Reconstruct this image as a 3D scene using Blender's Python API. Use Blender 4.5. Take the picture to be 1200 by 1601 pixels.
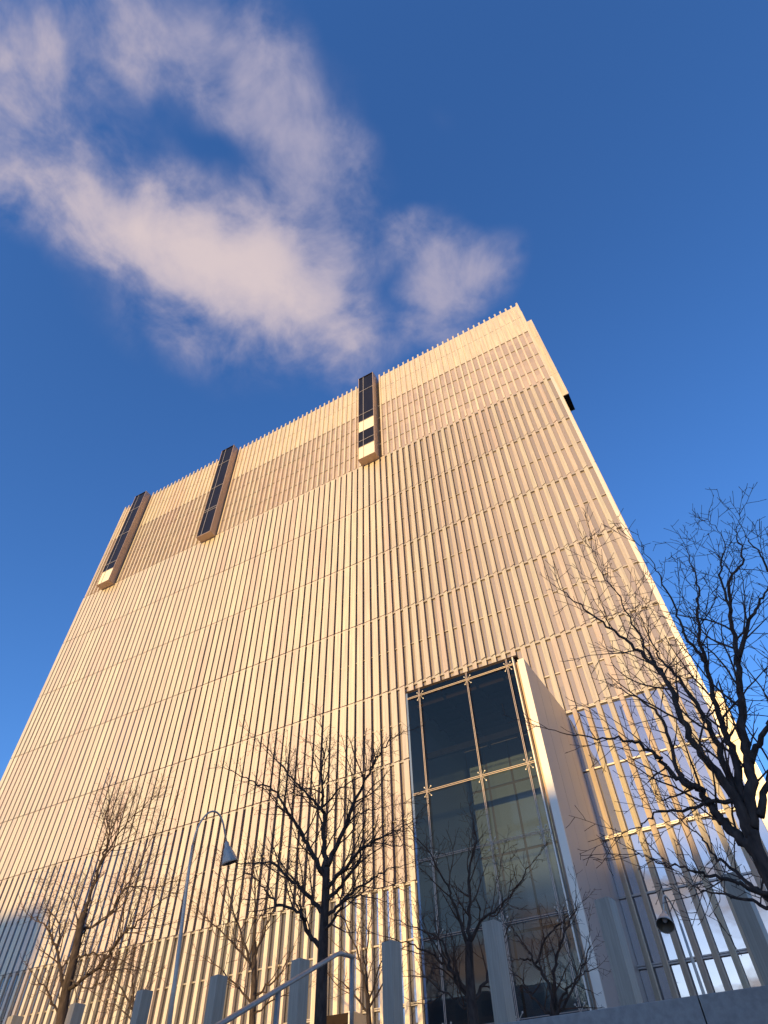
import bpy, math, random
from mathutils import Vector, Matrix
R = math.radians
random.seed(11)
scene = bpy.context.scene
for o in list(bpy.data.objects):
    bpy.data.objects.remove(o)
col = scene.collection

# ------------------------------------------------------------------ camera
# world: facade plane is y = 0, camera 26 m in front of it, heights are metres above the eye
RX = ((0.87151354, -0.38634303, -0.30199871),
      (0.48961707, 0.65142509, 0.57958646),
      (-0.02718965, -0.65298117, 0.75688593))
CAM = Vector((0.0, -26.0, 0.0))
FPX = 954.44
cam_data = bpy.data.cameras.new('camera')
cam = bpy.data.objects.new('camera', cam_data)
col.objects.link(cam)
cam.matrix_world = Matrix(((RX[0][0], -RX[0][1], -RX[0][2], CAM.x),
                           (RX[1][0], -RX[1][1], -RX[1][2], CAM.y),
                           (RX[2][0], -RX[2][1], -RX[2][2], CAM.z),
                           (0, 0, 0, 1)))
cam_data.sensor_fit = 'VERTICAL'
cam_data.sensor_height = 24.0
cam_data.lens = 24.0 * FPX / 1601.0
cam_data.clip_start = 0.05
cam_data.clip_end = 6000
scene.camera = cam

# ------------------------------------------------------------------ sun, sky, exposure
SUN_EL = R(7.0)
SUN_AZ = R(-1.5)             # nearly straight behind the camera
to_sun = Vector((math.sin(SUN_AZ) * math.cos(SUN_EL), -math.cos(SUN_AZ) * math.cos(SUN_EL), math.sin(SUN_EL)))
sl = bpy.data.lights.new('sun', 'SUN')
sl.energy = 2.8
sl.angle = R(0.53)
sl.color = (1.0, 0.68, 0.26)
so = bpy.data.objects.new('sun', sl)
so.rotation_euler = to_sun.to_track_quat('Z', 'Y').to_euler()
so.location = (0, -60, 80)
col.objects.link(so)

scene.view_settings.view_transform = 'Standard'
scene.view_settings.look = 'None'
scene.view_settings.exposure = 1.1
scene.view_settings.gamma = 1.0
scene.view_settings.use_curve_mapping = False
scene.render.engine = 'CYCLES'
scene.cycles.max_bounces = 4
scene.cycles.transparent_max_bounces = 8
scene.cycles.use_denoising = True

SKY_STRENGTH = 0.15
SKY_HUE, SKY_SAT, SKY_VAL = 0.511, 1.10, 1.22
CLOUD_LIT = (0.345, 0.285, 0.285)
CLOUD_DIM = (0.165, 0.165, 0.24)


class NT:
    """tiny helper for wiring nodes"""
    def __init__(self, tree):
        self.t = tree
        tree.nodes.clear()

    def n(self, kind, ins=None, **props):
        nd = self.t.nodes.new(kind)
        for k, v in props.items():
            setattr(nd, k, v)
        for k, v in (ins or {}).items():
            s = nd.inputs[k]
            if isinstance(v, bpy.types.NodeSocket):
                self.t.links.new(v, s)
            else:
                s.default_value = v
        return nd

    def math(self, op, a, b=0.0, clamp=False):
        return self.n('ShaderNodeMath', {0: a, 1: b}, operation=op, use_clamp=clamp).outputs[0]

    def smooth(self, v, a, b, lo=0.0, hi=1.0):
        m = self.n('ShaderNodeMapRange', {'Value': v, 'From Min': a, 'From Max': b, 'To Min': lo, 'To Max': hi},
                   interpolation_type='SMOOTHSTEP')
        return m.outputs[0]

    def mix(self, f, a, b):
        m = self.n('ShaderNodeMix', data_type='RGBA')
        for idx, v in ((0, f), (6, a), (7, b)):
            s = m.inputs[idx]
            if isinstance(v, bpy.types.NodeSocket):
                self.t.links.new(v, s)
            else:
                s.default_value = v if idx == 0 else (*v, 1.0)[:4]
        return m.outputs[2]


world = bpy.data.worlds.new('World')
scene.world = world
world.use_nodes = True
W = NT(world.node_tree)
skyn = W.n('ShaderNodeTexSky', sky_type='NISHITA', sun_disc=False, sun_elevation=SUN_EL,
           sun_rotation=math.pi - SUN_AZ, altitude=1300.0, air_density=1.0, dust_density=0.6, ozone_density=3.2)
hs = W.n('ShaderNodeHueSaturation', {'Hue': SKY_HUE, 'Saturation': SKY_SAT, 'Value': SKY_VAL, 'Color': skyn.outputs[0]})
skycol = hs.outputs[0]
tc = W.n('ShaderNodeTexCoord')
sep = W.n('ShaderNodeSeparateXYZ', {0: tc.outputs['Generated']})
dx, dy, dz = sep.outputs
zs = W.math('MAXIMUM', dz, 0.04)
u = W.math('DIVIDE', dx, zs)
v = W.math('DIVIDE', dy, zs)
uv = W.n('ShaderNodeCombineXYZ', {0: u, 1: v, 2: 0.0}).outputs[0]
# slow warp so the cloud outlines wander
wn = W.n('ShaderNodeTexNoise', {'Vector': uv, 'Scale': 5.0, 'Detail': 2.0, 'Roughness': 0.55})
wv = W.n('ShaderNodeVectorMath', {0: wn.outputs['Color'], 1: (0.5, 0.5, 0.5)}, operation='SUBTRACT')
wv2 = W.n('ShaderNodeVectorMath', {0: wv.outputs[0], 'Scale': 0.10}, operation='SCALE')
uvw = W.n('ShaderNodeVectorMath', {0: uv, 1: wv2.outputs[0]}, operation='ADD').outputs[0]
CLOUDS = [  # u, v, radius along, radius across, angle, weight
    (-0.47, -0.20, 0.17, 0.14, 25, 0.8), (-0.36, -0.14, 0.16, 0.12, 30, 0.8), (-0.25, -0.08, 0.16, 0.12, 30, 0.8),
    (-0.175, -0.01, 0.14, 0.12, 60, 0.85), (-0.15, 0.09, 0.14, 0.11, 85, 0.8), (-0.145, 0.175, 0.12, 0.09, 85, 0.7),
    (-0.16, 0.26, 0.10, 0.07, 85, 0.4),
    (-0.58, -0.10, 0.16, 0.12, 45, 0.6), (-0.50, -0.02, 0.17, 0.13, 50, 0.8), (-0.435, 0.06, 0.17, 0.13, 50, 1.0),
    (-0.37, 0.14, 0.17, 0.13, 45, 1.1), (-0.30, 0.20, 0.17, 0.14, 55, 1.1), (-0.265, 0.30, 0.17, 0.12, 80, 1.0),
    (-0.26, 0.42, 0.16, 0.09, 90, 0.6), (-0.40, 0.28, 0.26, 0.16, 60, 0.55), (-0.49, 0.16, 0.24, 0.15, 60, 0.55),
    (-0.30, 0.42, 0.2, 0.12, 70, 0.3),
    (-0.07, 0.335, 0.12, 0.09, 60, 0.9), (0.005, 0.395, 0.10, 0.07, 40, 0.9), (-0.09, 0.405, 0.12, 0.085, 80, 0.7), (-0.13, 0.43, 0.12, 0.08, 80, 0.45),
    (-0.08, 0.27, 0.06, 0.045, 70, 0.45), (0.03, 0.17, 0.06, 0.03, 60, 0.18),
]
mask = None
for i, (cu, cv, ra, rb, ang, wt) in enumerate(CLOUDS):
    dist = W.n('ShaderNodeVectorMath', {0: uvw, 1: (cu, cv, 0)}, operation='DISTANCE').outputs['Value']
    g = W.n('ShaderNodeMath', {0: dist, 1: -1.0 / (0.93 * math.sqrt(ra * rb)), 2: 1.0}, operation='MULTIPLY_ADD', use_clamp=True).outputs[0]
    mask = W.math('MULTIPLY', g, wt) if mask is None else W.n('ShaderNodeMath', {0: g, 1: wt, 2: mask}, operation='MULTIPLY_ADD').outputs[0]
f1 = W.n('ShaderNodeTexNoise', {'Vector': uv, 'Scale': 8.0, 'Detail': 5.0, 'Roughness': 0.60, 'Distortion': 0.3})
f2 = W.n('ShaderNodeTexNoise', {'Vector': uvw, 'Scale': 24.0, 'Detail': 3.0, 'Roughness': 0.6, 'Distortion': 0.2})
fn = W.math('ADD', W.math('MULTIPLY', W.math('SUBTRACT', f1.outputs['Fac'], 0.5), 2.1),
            W.math('MULTIPLY', W.math('SUBTRACT', f2.outputs['Fac'], 0.5), 0.42))
gate = W.smooth(mask, 0.0, 0.6)
den0 = W.math('ADD', mask, W.math('MULTIPLY', fn, gate))
den = W.smooth(den0, 0.08, 1.25)
up = W.smooth(dz, 0.45, 0.6)
alpha = W.math('MULTIPLY', W.math('MULTIPLY', den, up), 0.93)
thick = W.smooth(den0, 0.35, 2.0)
# the lower, denser bank catches more of the low sun
bank = W.smooth(W.math('SUBTRACT', W.math('MULTIPLY', u, -1.0), W.math('MULTIPLY', v, -0.15)), 0.17, 0.36, 0.28, 1.0)
ccol = W.mix(W.math('MULTIPLY', thick, bank), CLOUD_DIM, CLOUD_LIT)
k = 1.0 / SKY_STRENGTH
cs = W.n('ShaderNodeVectorMath', {0: ccol, 'Scale': k}, operation='SCALE').outputs[0]
c1 = W.mix(alpha, skycol, (0, 0, 0))
W.t.links.new(cs, c1.node.inputs[7])
# banks of cumulus low round the whole horizon
hv = W.n('ShaderNodeCombineXYZ', {0: dx, 1: dy, 2: W.math('MULTIPLY', dz, 3.2)}).outputs[0]
hn = W.n('ShaderNodeTexNoise', {'Vector': hv, 'Scale': 4.2, 'Detail': 5.0, 'Roughness': 0.55, 'Distortion': 0.3})
hb = W.math('ADD', hn.outputs['Fac'], W.smooth(dz, 0.05, 0.48, 0.13, -0.24))
ha = W.math('MULTIPLY', W.smooth(hb, 0.46, 0.64), 0.9)
hl = W.smooth(hb, 0.50, 0.80)
hcol = W.mix(hl, (0.25 * k, 0.215 * k, 0.215 * k), (0.50 * k, 0.40 * k, 0.32 * k))
c2 = W.mix(ha, c1, hcol)
bg = W.n('ShaderNodeBackground', {'Color': c2, 'Strength': SKY_STRENGTH})
wo = W.n('ShaderNodeOutputWorld', {'Surface': bg.outputs[0]})


# ------------------------------------------------------------------ helpers
def at(px, py, d):
    """the point on the photograph's pixel ray that lies d metres in front of the camera along +y"""
    a, b, c = px - 600.0, py - 800.5, FPX
    w = [r[0] * a + r[1] * b + r[2] * c for r in RX]
    return CAM + Vector(w) * (d / w[1])


class MB:
    def __init__(self):
        self.v, self.f = [], []

    def box(self, x0, x1, y0, y1, z0, z1):
        n = len(self.v)
        self.v += [(x0, y0, z0), (x1, y0, z0), (x1, y1, z0), (x0, y1, z0), (x0, y0, z1), (x1, y0, z1), (x1, y1, z1), (x0, y1, z1)]
        self.f += [tuple(n + i for i in q) for q in ((0, 3, 2, 1), (4, 5, 6, 7), (0, 1, 5, 4), (1, 2, 6, 5), (2, 3, 7, 6), (3, 0, 4, 7))]
        return self

    def prism(self, pts, z0, z1):
        n, m = len(self.v), len(pts)
        self.v += [(p[0], p[1], z0) for p in pts] + [(p[0], p[1], z1) for p in pts]
        self.f += [tuple(n + i for i in reversed(range(m))), tuple(n + m + i for i in range(m))]
        for i in range(m):
            j = (i + 1) % m
            self.f.append((n + i, n + j, n + m + j, n + m + i))
        return self

    def tube(self, pts, rad, sides=6, cap=True):
        n0 = len(self.v)
        up = Vector((0.31, 0.17, 0.93))
        prev = None
        for i, p in enumerate(pts):
            p = Vector(p)
            a = Vector(pts[max(i - 1, 0)])
            b = Vector(pts[min(i + 1, len(pts) - 1)])
            t = (b - a)
            if t.length < 1e-9:
                t = Vector((0, 0, 1))
            t.normalize()
            if prev is None:
                s = t.cross(up)
                if s.length < 1e-4:
                    s = t.cross(Vector((1, 0, 0)))
            else:
                s = prev - t * prev.dot(t)
            s.normalize()
            prev = s
            q = t.cross(s)
            r = rad[i] if isinstance(rad, (list, tuple)) else rad
            for k in range(sides):
                an = 2 * math.pi * k / sides
                w = p + (s * math.cos(an) + q * math.sin(an)) * r
                self.v.append((w.x, w.y, w.z))
        for i in range(len(pts) - 1):
            for k in range(sides):
                k2 = (k + 1) % sides
                a = n0 + i * sides
                self.f.append((a + k, a + k2, a + sides + k2, a + sides + k))
        if cap:
            self.f.append(tuple(n0 + k for k in reversed(range(sides))))
            e = n0 + (len(pts) - 1) * sides
            self.f.append(tuple(e + k for k in range(sides)))
        return self

    def lathe(self, prof, centre, axis, sides=24):
        """prof: (radius, height along axis)"""
        ax = Vector(axis).normalized()
        s = ax.cross(Vector((0.2, 0.9, 0.3))).normalized()
        q = ax.cross(s)
        n0 = len(self.v)
        for r, h in prof:
            for k in range(sides):
                an = 2 * math.pi * k / sides
                w = Vector(centre) + ax * h + (s * math.cos(an) + q * math.sin(an)) * r
                self.v.append((w.x, w.y, w.z))
        for i in range(len(prof) - 1):
            for k in range(sides):
                k2 = (k + 1) % sides
                a = n0 + i * sides
                self.f.append((a + k, a + sides + k, a + sides + k2, a + k2))
        return self

    def mesh(self, name, mat, smooth=False):
        me = bpy.data.meshes.new(name)
        me.from_pydata(self.v, [], self.f)
        me.update()
        if mat:
            me.materials.append(mat)
        if smooth:
            me.shade_smooth()
        return me

    def build(self, name, mat, parent=None, smooth=False, bevel=0.0):
        o = bpy.data.objects.new(name, self.mesh(name, mat, smooth))
        col.objects.link(o)
        if parent:
            o.parent = parent
        if bevel:
            b = o.modifiers.new('bevel', 'BEVEL')
            b.width = bevel
            b.segments = 2
            b.limit_method = 'ANGLE'
        return o


def place(name, me, loc, parent, rot=(0, 0, 0)):
    o = bpy.data.objects.new(name, me)
    o.location = loc
    o.rotation_euler = rot
    o.parent = parent
    col.objects.link(o)
    return o


def empty(name, loc=(0, 0, 0), parent=None):
    o = bpy.data.objects.new(name, None)
    o.location = loc
    o.empty_display_size = 0.3
    if parent:
        o.parent = parent
    col.objects.link(o)
    return o


def tag(o, label=None, cat=None, group=None, kind=None):
    for kk, vv in (('label', label), ('category', cat), ('group', group), ('kind', kind)):
        if vv:
            o[kk] = vv
    return o


# ------------------------------------------------------------------ materials
def principled(name, **ins):
    m = bpy.data.materials.new(name)
    m.use_nodes = True
    t = NT(m.node_tree)
    p = t.n('ShaderNodeBsdfPrincipled')
    for kk, vv in ins.items():
        kk = kk.replace('_', ' ')
        if isinstance(vv, tuple) and len(vv) == 3:
            vv = (*vv, 1.0)
        p.inputs[kk].default_value = vv
    o = t.n('ShaderNodeOutputMaterial', {'Surface': p.outputs[0]})
    return m, t, p


def link(t, a, b):
    t.t.links.new(a, b)


PITCH = 0.537


def cell_random(t, px, pz, ox=0.0, oz=0.0, seed=0.0):
    """one random value for each facade cell (world x by pitch, world z by storey)"""
    g = t.n('ShaderNodeNewGeometry')
    s = t.n('ShaderNodeSeparateXYZ', {0: g.outputs['Position']})
    a = t.math('FLOOR', t.math('DIVIDE', t.math('SUBTRACT', s.outputs[0], ox), px))
    b = t.math('FLOOR', t.math('DIVIDE', t.math('SUBTRACT', s.outputs[2], oz), pz))
    c = t.n('ShaderNodeCombineXYZ', {0: a, 1: b, 2: seed})
    return t.n('ShaderNodeTexWhiteNoise', {0: c.outputs[0]}, noise_dimensions='3D')


def metal_mat(name, c1, c2, rough=0.42, metallic=0.35, ox=0.0, streak=0.2, pz=5.53):
    m, t, p = principled(name, Metallic=metallic)
    wn_ = cell_random(t, PITCH, pz, ox, 13.3)
    g = t.n('ShaderNodeNewGeometry')
    mp = t.n('ShaderNodeMapping', {'Vector': g.outputs['Position'], 'Scale': (9.0, 9.0, 0.35)})
    nz = t.n('ShaderNodeTexNoise', {'Vector': mp.outputs[0], 'Scale': 1.0, 'Detail': 4.0, 'Roughness': 0.6})
    f = t.math('POWER', wn_.outputs['Value'], 1.15)
    c = t.mix(f, c1, c2)
    dk = t.smooth(nz.outputs['Fac'], 0.25, 0.75, 1.0 - streak, 1.0)
    sc_ = t.n('ShaderNodeVectorMath', {0: c, 'Scale': dk}, operation='SCALE')
    link(t, sc_.outputs[0], p.inputs['Base Color'])
    link(t, t.smooth(nz.outputs['Fac'], 0.2, 0.8, rough - 0.06, rough + 0.08), p.inputs['Roughness'])
    return m


X0 = 1.05
M = {}
M['fin'] = metal_mat('anodised_fin', (0.78, 0.68, 0.49), (0.77, 0.60, 0.455), ox=X0 + PITCH / 2)
M['panel'] = metal_mat('anodised_panel', (0.76, 0.67, 0.51), (0.76, 0.63, 0.49), ox=X0, pz=2.7)
M['trim'] = principled('anodised_trim', Base_Color=(0.70, 0.63, 0.52), Metallic=0.35, Roughness=0.45)[0]
M['portal_rod'] = principled('entrance_rod', Base_Color=(0.50, 0.40, 0.33), Metallic=0.4, Roughness=0.45)[0]
M['blade'] = principled('blade_side_shaded', Base_Color=(0.46, 0.41, 0.375), Metallic=0.35, Roughness=0.5)[0]  # shade on the blade wall's flank is darkened into this base colour
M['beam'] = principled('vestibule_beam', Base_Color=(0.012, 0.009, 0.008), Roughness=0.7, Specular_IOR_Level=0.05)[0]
M['wall'] = principled('dark_backing_wall', Base_Color=(0.10, 0.09, 0.085), Roughness=0.8)[0]
M['transom'] = principled('transom_metal', Base_Color=(0.46, 0.41, 0.37), Metallic=0.4, Roughness=0.45)[0]
M['shade_brown'] = principled('shaded_bay_cladding', Base_Color=(0.50, 0.36, 0.27), Metallic=0.35, Roughness=0.42)[0]  # aluminium browned: shade and warm bounce on the bay sides put into the colour
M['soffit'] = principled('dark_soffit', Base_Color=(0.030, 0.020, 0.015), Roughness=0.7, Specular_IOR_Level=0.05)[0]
M['cream'] = principled('cream_blind', Base_Color=(0.80, 0.72, 0.55), Roughness=0.55)[0]


def pane_mat(name, base, base2, gloss, rough, tint=(1, 1, 1), px=PITCH, pz=2.75, fres=0.5):
    """coated glass: what is behind it (blinds, frit) plus a mirror-like coat with faint waviness"""
    m = bpy.data.materials.new(name)
    m.use_nodes = True
    t = NT(m.node_tree)
    wn_ = cell_random(t, px, pz, X0, 13.5)
    p = t.n('ShaderNodeBsdfPrincipled', {'Base Color': t.mix(wn_.outputs['Value'], base, base2), 'Roughness': 0.5,
                                         'Specular IOR Level': 0.2})
    g = t.n('ShaderNodeNewGeometry')
    nz = t.n('ShaderNodeTexNoise', {'Vector': g.outputs['Position'], 'Scale': 1.3, 'Detail': 2.0})
    bp = t.n('ShaderNodeBump', {'Height': nz.outputs['Fac'], 'Strength': 0.04, 'Distance': 0.05})
    gl = t.n('ShaderNodeBsdfGlossy', {'Color': (*tint, 1), 'Roughness': rough, 'Normal': bp.outputs[0]})
    lw = t.n('ShaderNodeLayerWeight', {'Blend': 0.25})
    f = t.math('ADD', gloss, t.math('MULTIPLY', lw.outputs['Fresnel'], fres), clamp=True)
    mx = t.n('ShaderNodeMixShader', {0: f, 1: p.outputs[0], 2: gl.outputs[0]})
    t.n('ShaderNodeOutputMaterial', {'Surface': mx.outputs[0]})
    return m


M['frit'] = pane_mat('fritted_pane', (0.33, 0.28, 0.275), (0.265, 0.23, 0.23), 0.08, 0.12)
M['upper'] = pane_mat('blind_backed_pane', (0.47, 0.385, 0.35), (0.37, 0.30, 0.28), 0.08, 0.10, pz=2.05)
M['lobby'] = pane_mat('lobby_pane', (0.16, 0.15, 0.165), (0.13, 0.125, 0.14), 0.34, 0.02, (0.96, 0.96, 1.0))
M['bayglass'] = pane_mat('bay_pane', (0.006, 0.0045, 0.004), (0.010, 0.008, 0.007), 0.008, 0.02, pz=3.0, fres=0.3)
M['hall'] = pane_mat('hall_back_pane', (0.16, 0.21, 0.30), (0.135, 0.18, 0.26), 0.07, 0.08)

mg = bpy.data.materials.new('clear_entrance_glass')
mg.use_nodes = True
t = NT(mg.node_tree)
tr = t.n('ShaderNodeBsdfTransparent', {'Color': (0.74, 0.76, 0.74, 1)})
geo = t.n('ShaderNodeNewGeometry')
nzg = t.n('ShaderNodeTexNoise', {'Vector': geo.outputs['Position'], 'Scale': 0.9, 'Detail': 2.0})
bpg = t.n('ShaderNodeBump', {'Height': nzg.outputs['Fac'], 'Strength': 0.03, 'Distance': 0.05})
glo = t.n('ShaderNodeBsdfGlossy', {'Roughness': 0.0, 'Color': (1.0, 0.76, 0.55, 1), 'Normal': bpg.outputs[0]})
lw = t.n('ShaderNodeLayerWeight', {'Blend': 0.2})
fg = t.math('ADD', 0.035, t.math('MULTIPLY', lw.outputs['Fresnel'], 0.6), clamp=True)
mxg = t.n('ShaderNodeMixShader', {0: fg, 1: tr.outputs[0], 2: glo.outputs[0]})
t.n('ShaderNodeOutputMaterial', {'Surface': mxg.outputs[0]})
M['clear'] = mg


def noisy(name, c1, c2, scale, rough=0.8, bump=0.0, detail=6.0, metallic=0.0, stretch=(1, 1, 1), spec=0.5):
    m, t, p = principled(name, Metallic=metallic, Roughness=rough)
    p.inputs['Specular IOR Level'].default_value = spec
    g = t.n('ShaderNodeTexCoord')
    mp = t.n('ShaderNodeMapping', {'Vector': g.outputs['Object'], 'Scale': stretch})
    nz = t.n('ShaderNodeTexNoise', {'Vector': mp.outputs[0], 'Scale': scale, 'Detail': detail, 'Roughness': 0.6})
    link(t, t.mix(t.smooth(nz.outputs['Fac'], 0.3, 0.7), c1, c2), p.inputs['Base Color'])
    if bump:
        b = t.n('ShaderNodeBump', {'Height': nz.outputs['Fac'], 'Strength': bump, 'Distance': 0.02})
        link(t, b.outputs[0], p.inputs['Normal'])
    return m


M['stone'] = noisy('grey_granite', (0.27, 0.25, 0.225), (0.35, 0.325, 0.29), 14, 0.75, 0.15)
M['paving'] = noisy('paving_stone', (0.24, 0.23, 0.22), (0.33, 0.32, 0.30), 3, 0.85, 0.1)
M['asphalt'] = noisy('asphalt', (0.045, 0.045, 0.047), (0.06, 0.06, 0.06), 8, 0.9, 0.2)
M['steel'] = noisy('brushed_steel', (0.30, 0.26, 0.20), (0.38, 0.33, 0.255), 5, 0.5, 0.03, metallic=0.2, stretch=(9, 9, 0.5))
M['rail'] = noisy('rail_steel', (0.34, 0.30, 0.25), (0.44, 0.39, 0.33), 12, 0.45, 0.0, metallic=0.45)
M['lamp'] = noisy('lamp_aluminium', (0.46, 0.41, 0.34), (0.56, 0.50, 0.42), 10, 0.45, 0.0, metallic=0.35)
M['lampin'] = principled('lamp_reflector', Base_Color=(0.10, 0.085, 0.06), Roughness=0.4)[0]
M['bulb'] = principled('lamp_lens', Base_Color=(0.75, 0.72, 0.62), Roughness=0.25)[0]
M['bark'] = noisy('dark_bark', (0.035, 0.026, 0.022), (0.085, 0.062, 0.05), 16, 0.9, 0.5, stretch=(1, 1, 0.3), spec=0.2)
M['twig'] = noisy('twig_bark', (0.055, 0.036, 0.028), (0.10, 0.062, 0.045), 6, 0.85, spec=0.2)
M['brick'] = noisy('pale_brick', (0.30, 0.22, 0.17), (0.36, 0.27, 0.21), 2, 0.85)
M['concrete'] = noisy('office_concrete', (0.33, 0.32, 0.30), (0.40, 0.385, 0.36), 1.5, 0.85)

# ------------------------------------------------------------------ ground and terraces
TERR = 1.40          # plaza level above the eye
LOW = -1.6           # pavement the camera stands on
g = MB()
g.v = [(-1500, -1500, LOW - 0.02), (1500, -1500, LOW - 0.02), (1500, 1500, LOW - 0.02), (-1500, 1500, LOW - 0.02)]
g.f = [(0, 1, 2, 3)]
tag(g.build('ground', M['paving']), kind='structure')
tag(MB().box(-300, 300, -62, -38, LOW - 0.015, LOW + 0.0).build('street', M['asphalt']), kind='structure')
tag(MB().box(-75, 40, -37.8, -17.72, LOW, LOW + 0.12).build('pavement', M['paving']), kind='structure')
tag(MB().box(-75, 40, -17.28, 75, LOW - 0.01, TERR).build('plaza_terrace', M['paving']), kind='structure')

# broad stair up to the plaza, left of the camera
NSTEP = 18
st = empty('stairs', (-20, -23.5, LOW))
tag(st, kind='structure')
rise, run = (TERR - 0.12 - LOW) / NSTEP, 0.33
for i in range(NSTEP):
    y1 = -17.30
    y0 = y1 - run * (NSTEP - i)
    z0 = LOW + 0.12 + rise * i
    b = MB().box(-35, 14.9, y0 + 23.5, y1 + 23.5, z0 - LOW + 0.001, z0 + rise - LOW - (0.004 if i == NSTEP - 1 else 0))
    b.build('step', M['stone'], st)

# granite retaining wall on the right, in long blocks
rw = empty('retaining_wall', (4, -17.5, LOW + 0.12))
tag(rw, 'low grey granite retaining wall below the steel posts at lower right', 'wall')
BL = 2.6
xs = -0.99 - BL * 1.55
seam = [-4.78, -0.99]
while seam[-1] < 24:
    seam.append(seam[-1] + BL)
for a, b in zip(seam[:-1], seam[1:]):
    for z0, z1 in ((LOW + 0.12, -0.62), (-0.62, 0.40), (0.40, TERR - 0.005)):
        MB().box(a + 0.006 - 4, b - 0.006 - 4, -0.2, 0.2, z0 + 0.006 - LOW - 0.12, z1 - LOW - 0.12).build('stone_block', M['stone'], rw, bevel=0.008)
sw = empty('stair_side_wall', (-4.93, -20.3, LOW))
tag(sw, 'grey granite cheek wall closing the right side of the stair', 'wall')
cw = MB()
n = 0
for y0, y1, ztop in ((-23.3, -21.3, -0.75), (-21.3, -19.3, 0.10), (-19.3, -17.71, 0.95)):
    MB().box(-0.12, 0.12, y0 + 20.3 + 0.005, y1 + 20.3 - 0.005, 0.121, ztop - LOW).build('stone_block', M['stone'], sw, bevel=0.008)

# ------------------------------------------------------------------ courthouse
bld = empty('courthouse', (-23, 0, TERR))
tag(bld, 'huge cube-like building clad in golden vertical metal fins, lit by low sun', 'building')
OFF = Vector((-23, 0, TERR))
XL, XR = -47.25, 1.14
ZT = 54.6


def L(o):
    """keep a part where it was built although its parent sits at the building's foot"""
    o.location = Vector(o.location) - OFF
    return o


def part(mb, name, mat, parent=None, **kw):
    return L(mb.build(name, mat, bld, **kw))


PORT = (-9.90, -4.70)       # entrance vestibule, in x
BAYS = [(-15.40, -13.77), (-32.50, -30.86), (-44.92, -43.30)]
BAYZ = 40.85
part(MB().box(XL + 0.02, XR - 0.03, 0.46, 47.5, TERR + 0.01, ZT - 0.35), 'wall', M['wall'])
part(MB().box(XL + 0.3, XR - 0.3, 0.6, 47.0, ZT - 0.349, ZT - 0.15), 'roof', M['trim'])

fx = [X0 - PITCH * i for i in range(91)]
Z_UP = [49.2, 47.15, 45.05, 43.0, 41.0]
Z_MID = [41.0, 38.2, 35.5, 32.65, 29.9, 27.2, 24.4, 21.7, 19.0, 16.95, 14.87]
Z_LOW = [14.87, 12.13, 9.43, 7.39, 5.32, 3.35, TERR]
TIERS = [(41.0, 35.5), (35.5, 29.9), (29.9, 24.4), (24.4, 19.0), (19.0, 14.87)]


def in_bay(x, m=0.1):
    return any(a - m < x < b + m for a, b in BAYS)


def in_port(x, m=0.0):
    return PORT[0] - m < x < PORT[1] + m


def smoothstep(a, b, x):
    s = min(max((x - a) / (b - a), 0), 1)
    return s * s * (3 - 2 * s)


def px_size(x, z):
    """how large one metre of the facade shows in the photograph"""
    w = Vector((x, 0, z)) - CAM
    dep = -RX[0][2] * -w.x + RX[1][2] * w.y + RX[2][2] * w.z
    return abs(w.y) / max(dep, 1) / w.length


FIN_T = 0.045
fins = []     # (size, x, y, z0, z1, width, theta)
for i, x in enumerate(fx):
    if i == 0:
        continue
    s = smoothstep(-17.5, -8.0, x)
    wd = 0.415 * (1 - s) + 0.30 * s
    th = R(-25) * s
    for z0, z1 in [(b, a) for a, b in TIERS] + ([(9.43, 14.87)] if x < PORT[0] - 0.1 else []):
        if z1 < 15 and True:
            wd2, th2 = wd * 0.86, th
        else:
            wd2, th2 = wd, th
        fins.append([px_size(x, (z0 + z1) / 2) * (z1 - z0), x, 0.0, z0 + 0.03, z1 - 0.03, wd2, th2])
fins.sort(key=lambda q: -q[0])
cache = {}


def fin_mesh(h, w):
    key = (round(h, 3), round(w, 2))
    if key not in cache:
        a, b, c = key[1] / 2, FIN_T, 0.02
        cache[key] = MB().prism([(-a, c), (-a, 0.0), (-a + 0.006, -0.006), (a - 0.006, -0.006), (a, 0.0), (a, c), (a - 0.03, b), (-a + 0.03, b)], 0, key[0]).mesh('fin', M['fin'])
    return cache[key]


rest = MB()
for q in fins[:300]:
    _, x, y, z0, z1, w, th = q
    place('fin', fin_mesh(z1 - z0, w), Vector((x + random.uniform(-0.006, 0.006), y + 0.03 + random.uniform(-0.008, 0.008), z0)) - OFF, bld, (0, 0, th + R(random.uniform(-1.4, 1.4))))
for q in fins[300:]:
    _, x, y, z0, z1, w, th = q
    th += R(random.uniform(-1.4, 1.4))
    c, s = math.cos(th), math.sin(th)
    a, b = w / 2, FIN_T
    pts = [(-a, b), (-a, 0.0), (a, 0.0), (a, b)]
    rest.prism([(x + p[0] * c - p[1] * s, 0.03 + p[0] * s + p[1] * c) for p in pts], z0, z1)
tag(part(rest, 'fin_field', M['fin']), kind='stuff')

# slim fins: crown of the building and ground storeys
slim = {}


def slim_fin(x, z0, z1, w, dep, th=0.0):
    key = (round(z1 - z0, 2), w, dep)
    if key not in slim:
        slim[key] = MB().prism([(-w / 2, dep), (-w / 2, 0), (w / 2, 0), (w / 2, dep)], 0, z1 - z0).mesh('slim_fin', M['fin'])
    place('slim_fin', slim[key], Vector((x, random.uniform(-0.006, 0.006), z0)) - OFF, bld, (0, 0, th + R(random.uniform(-1, 1))))


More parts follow.
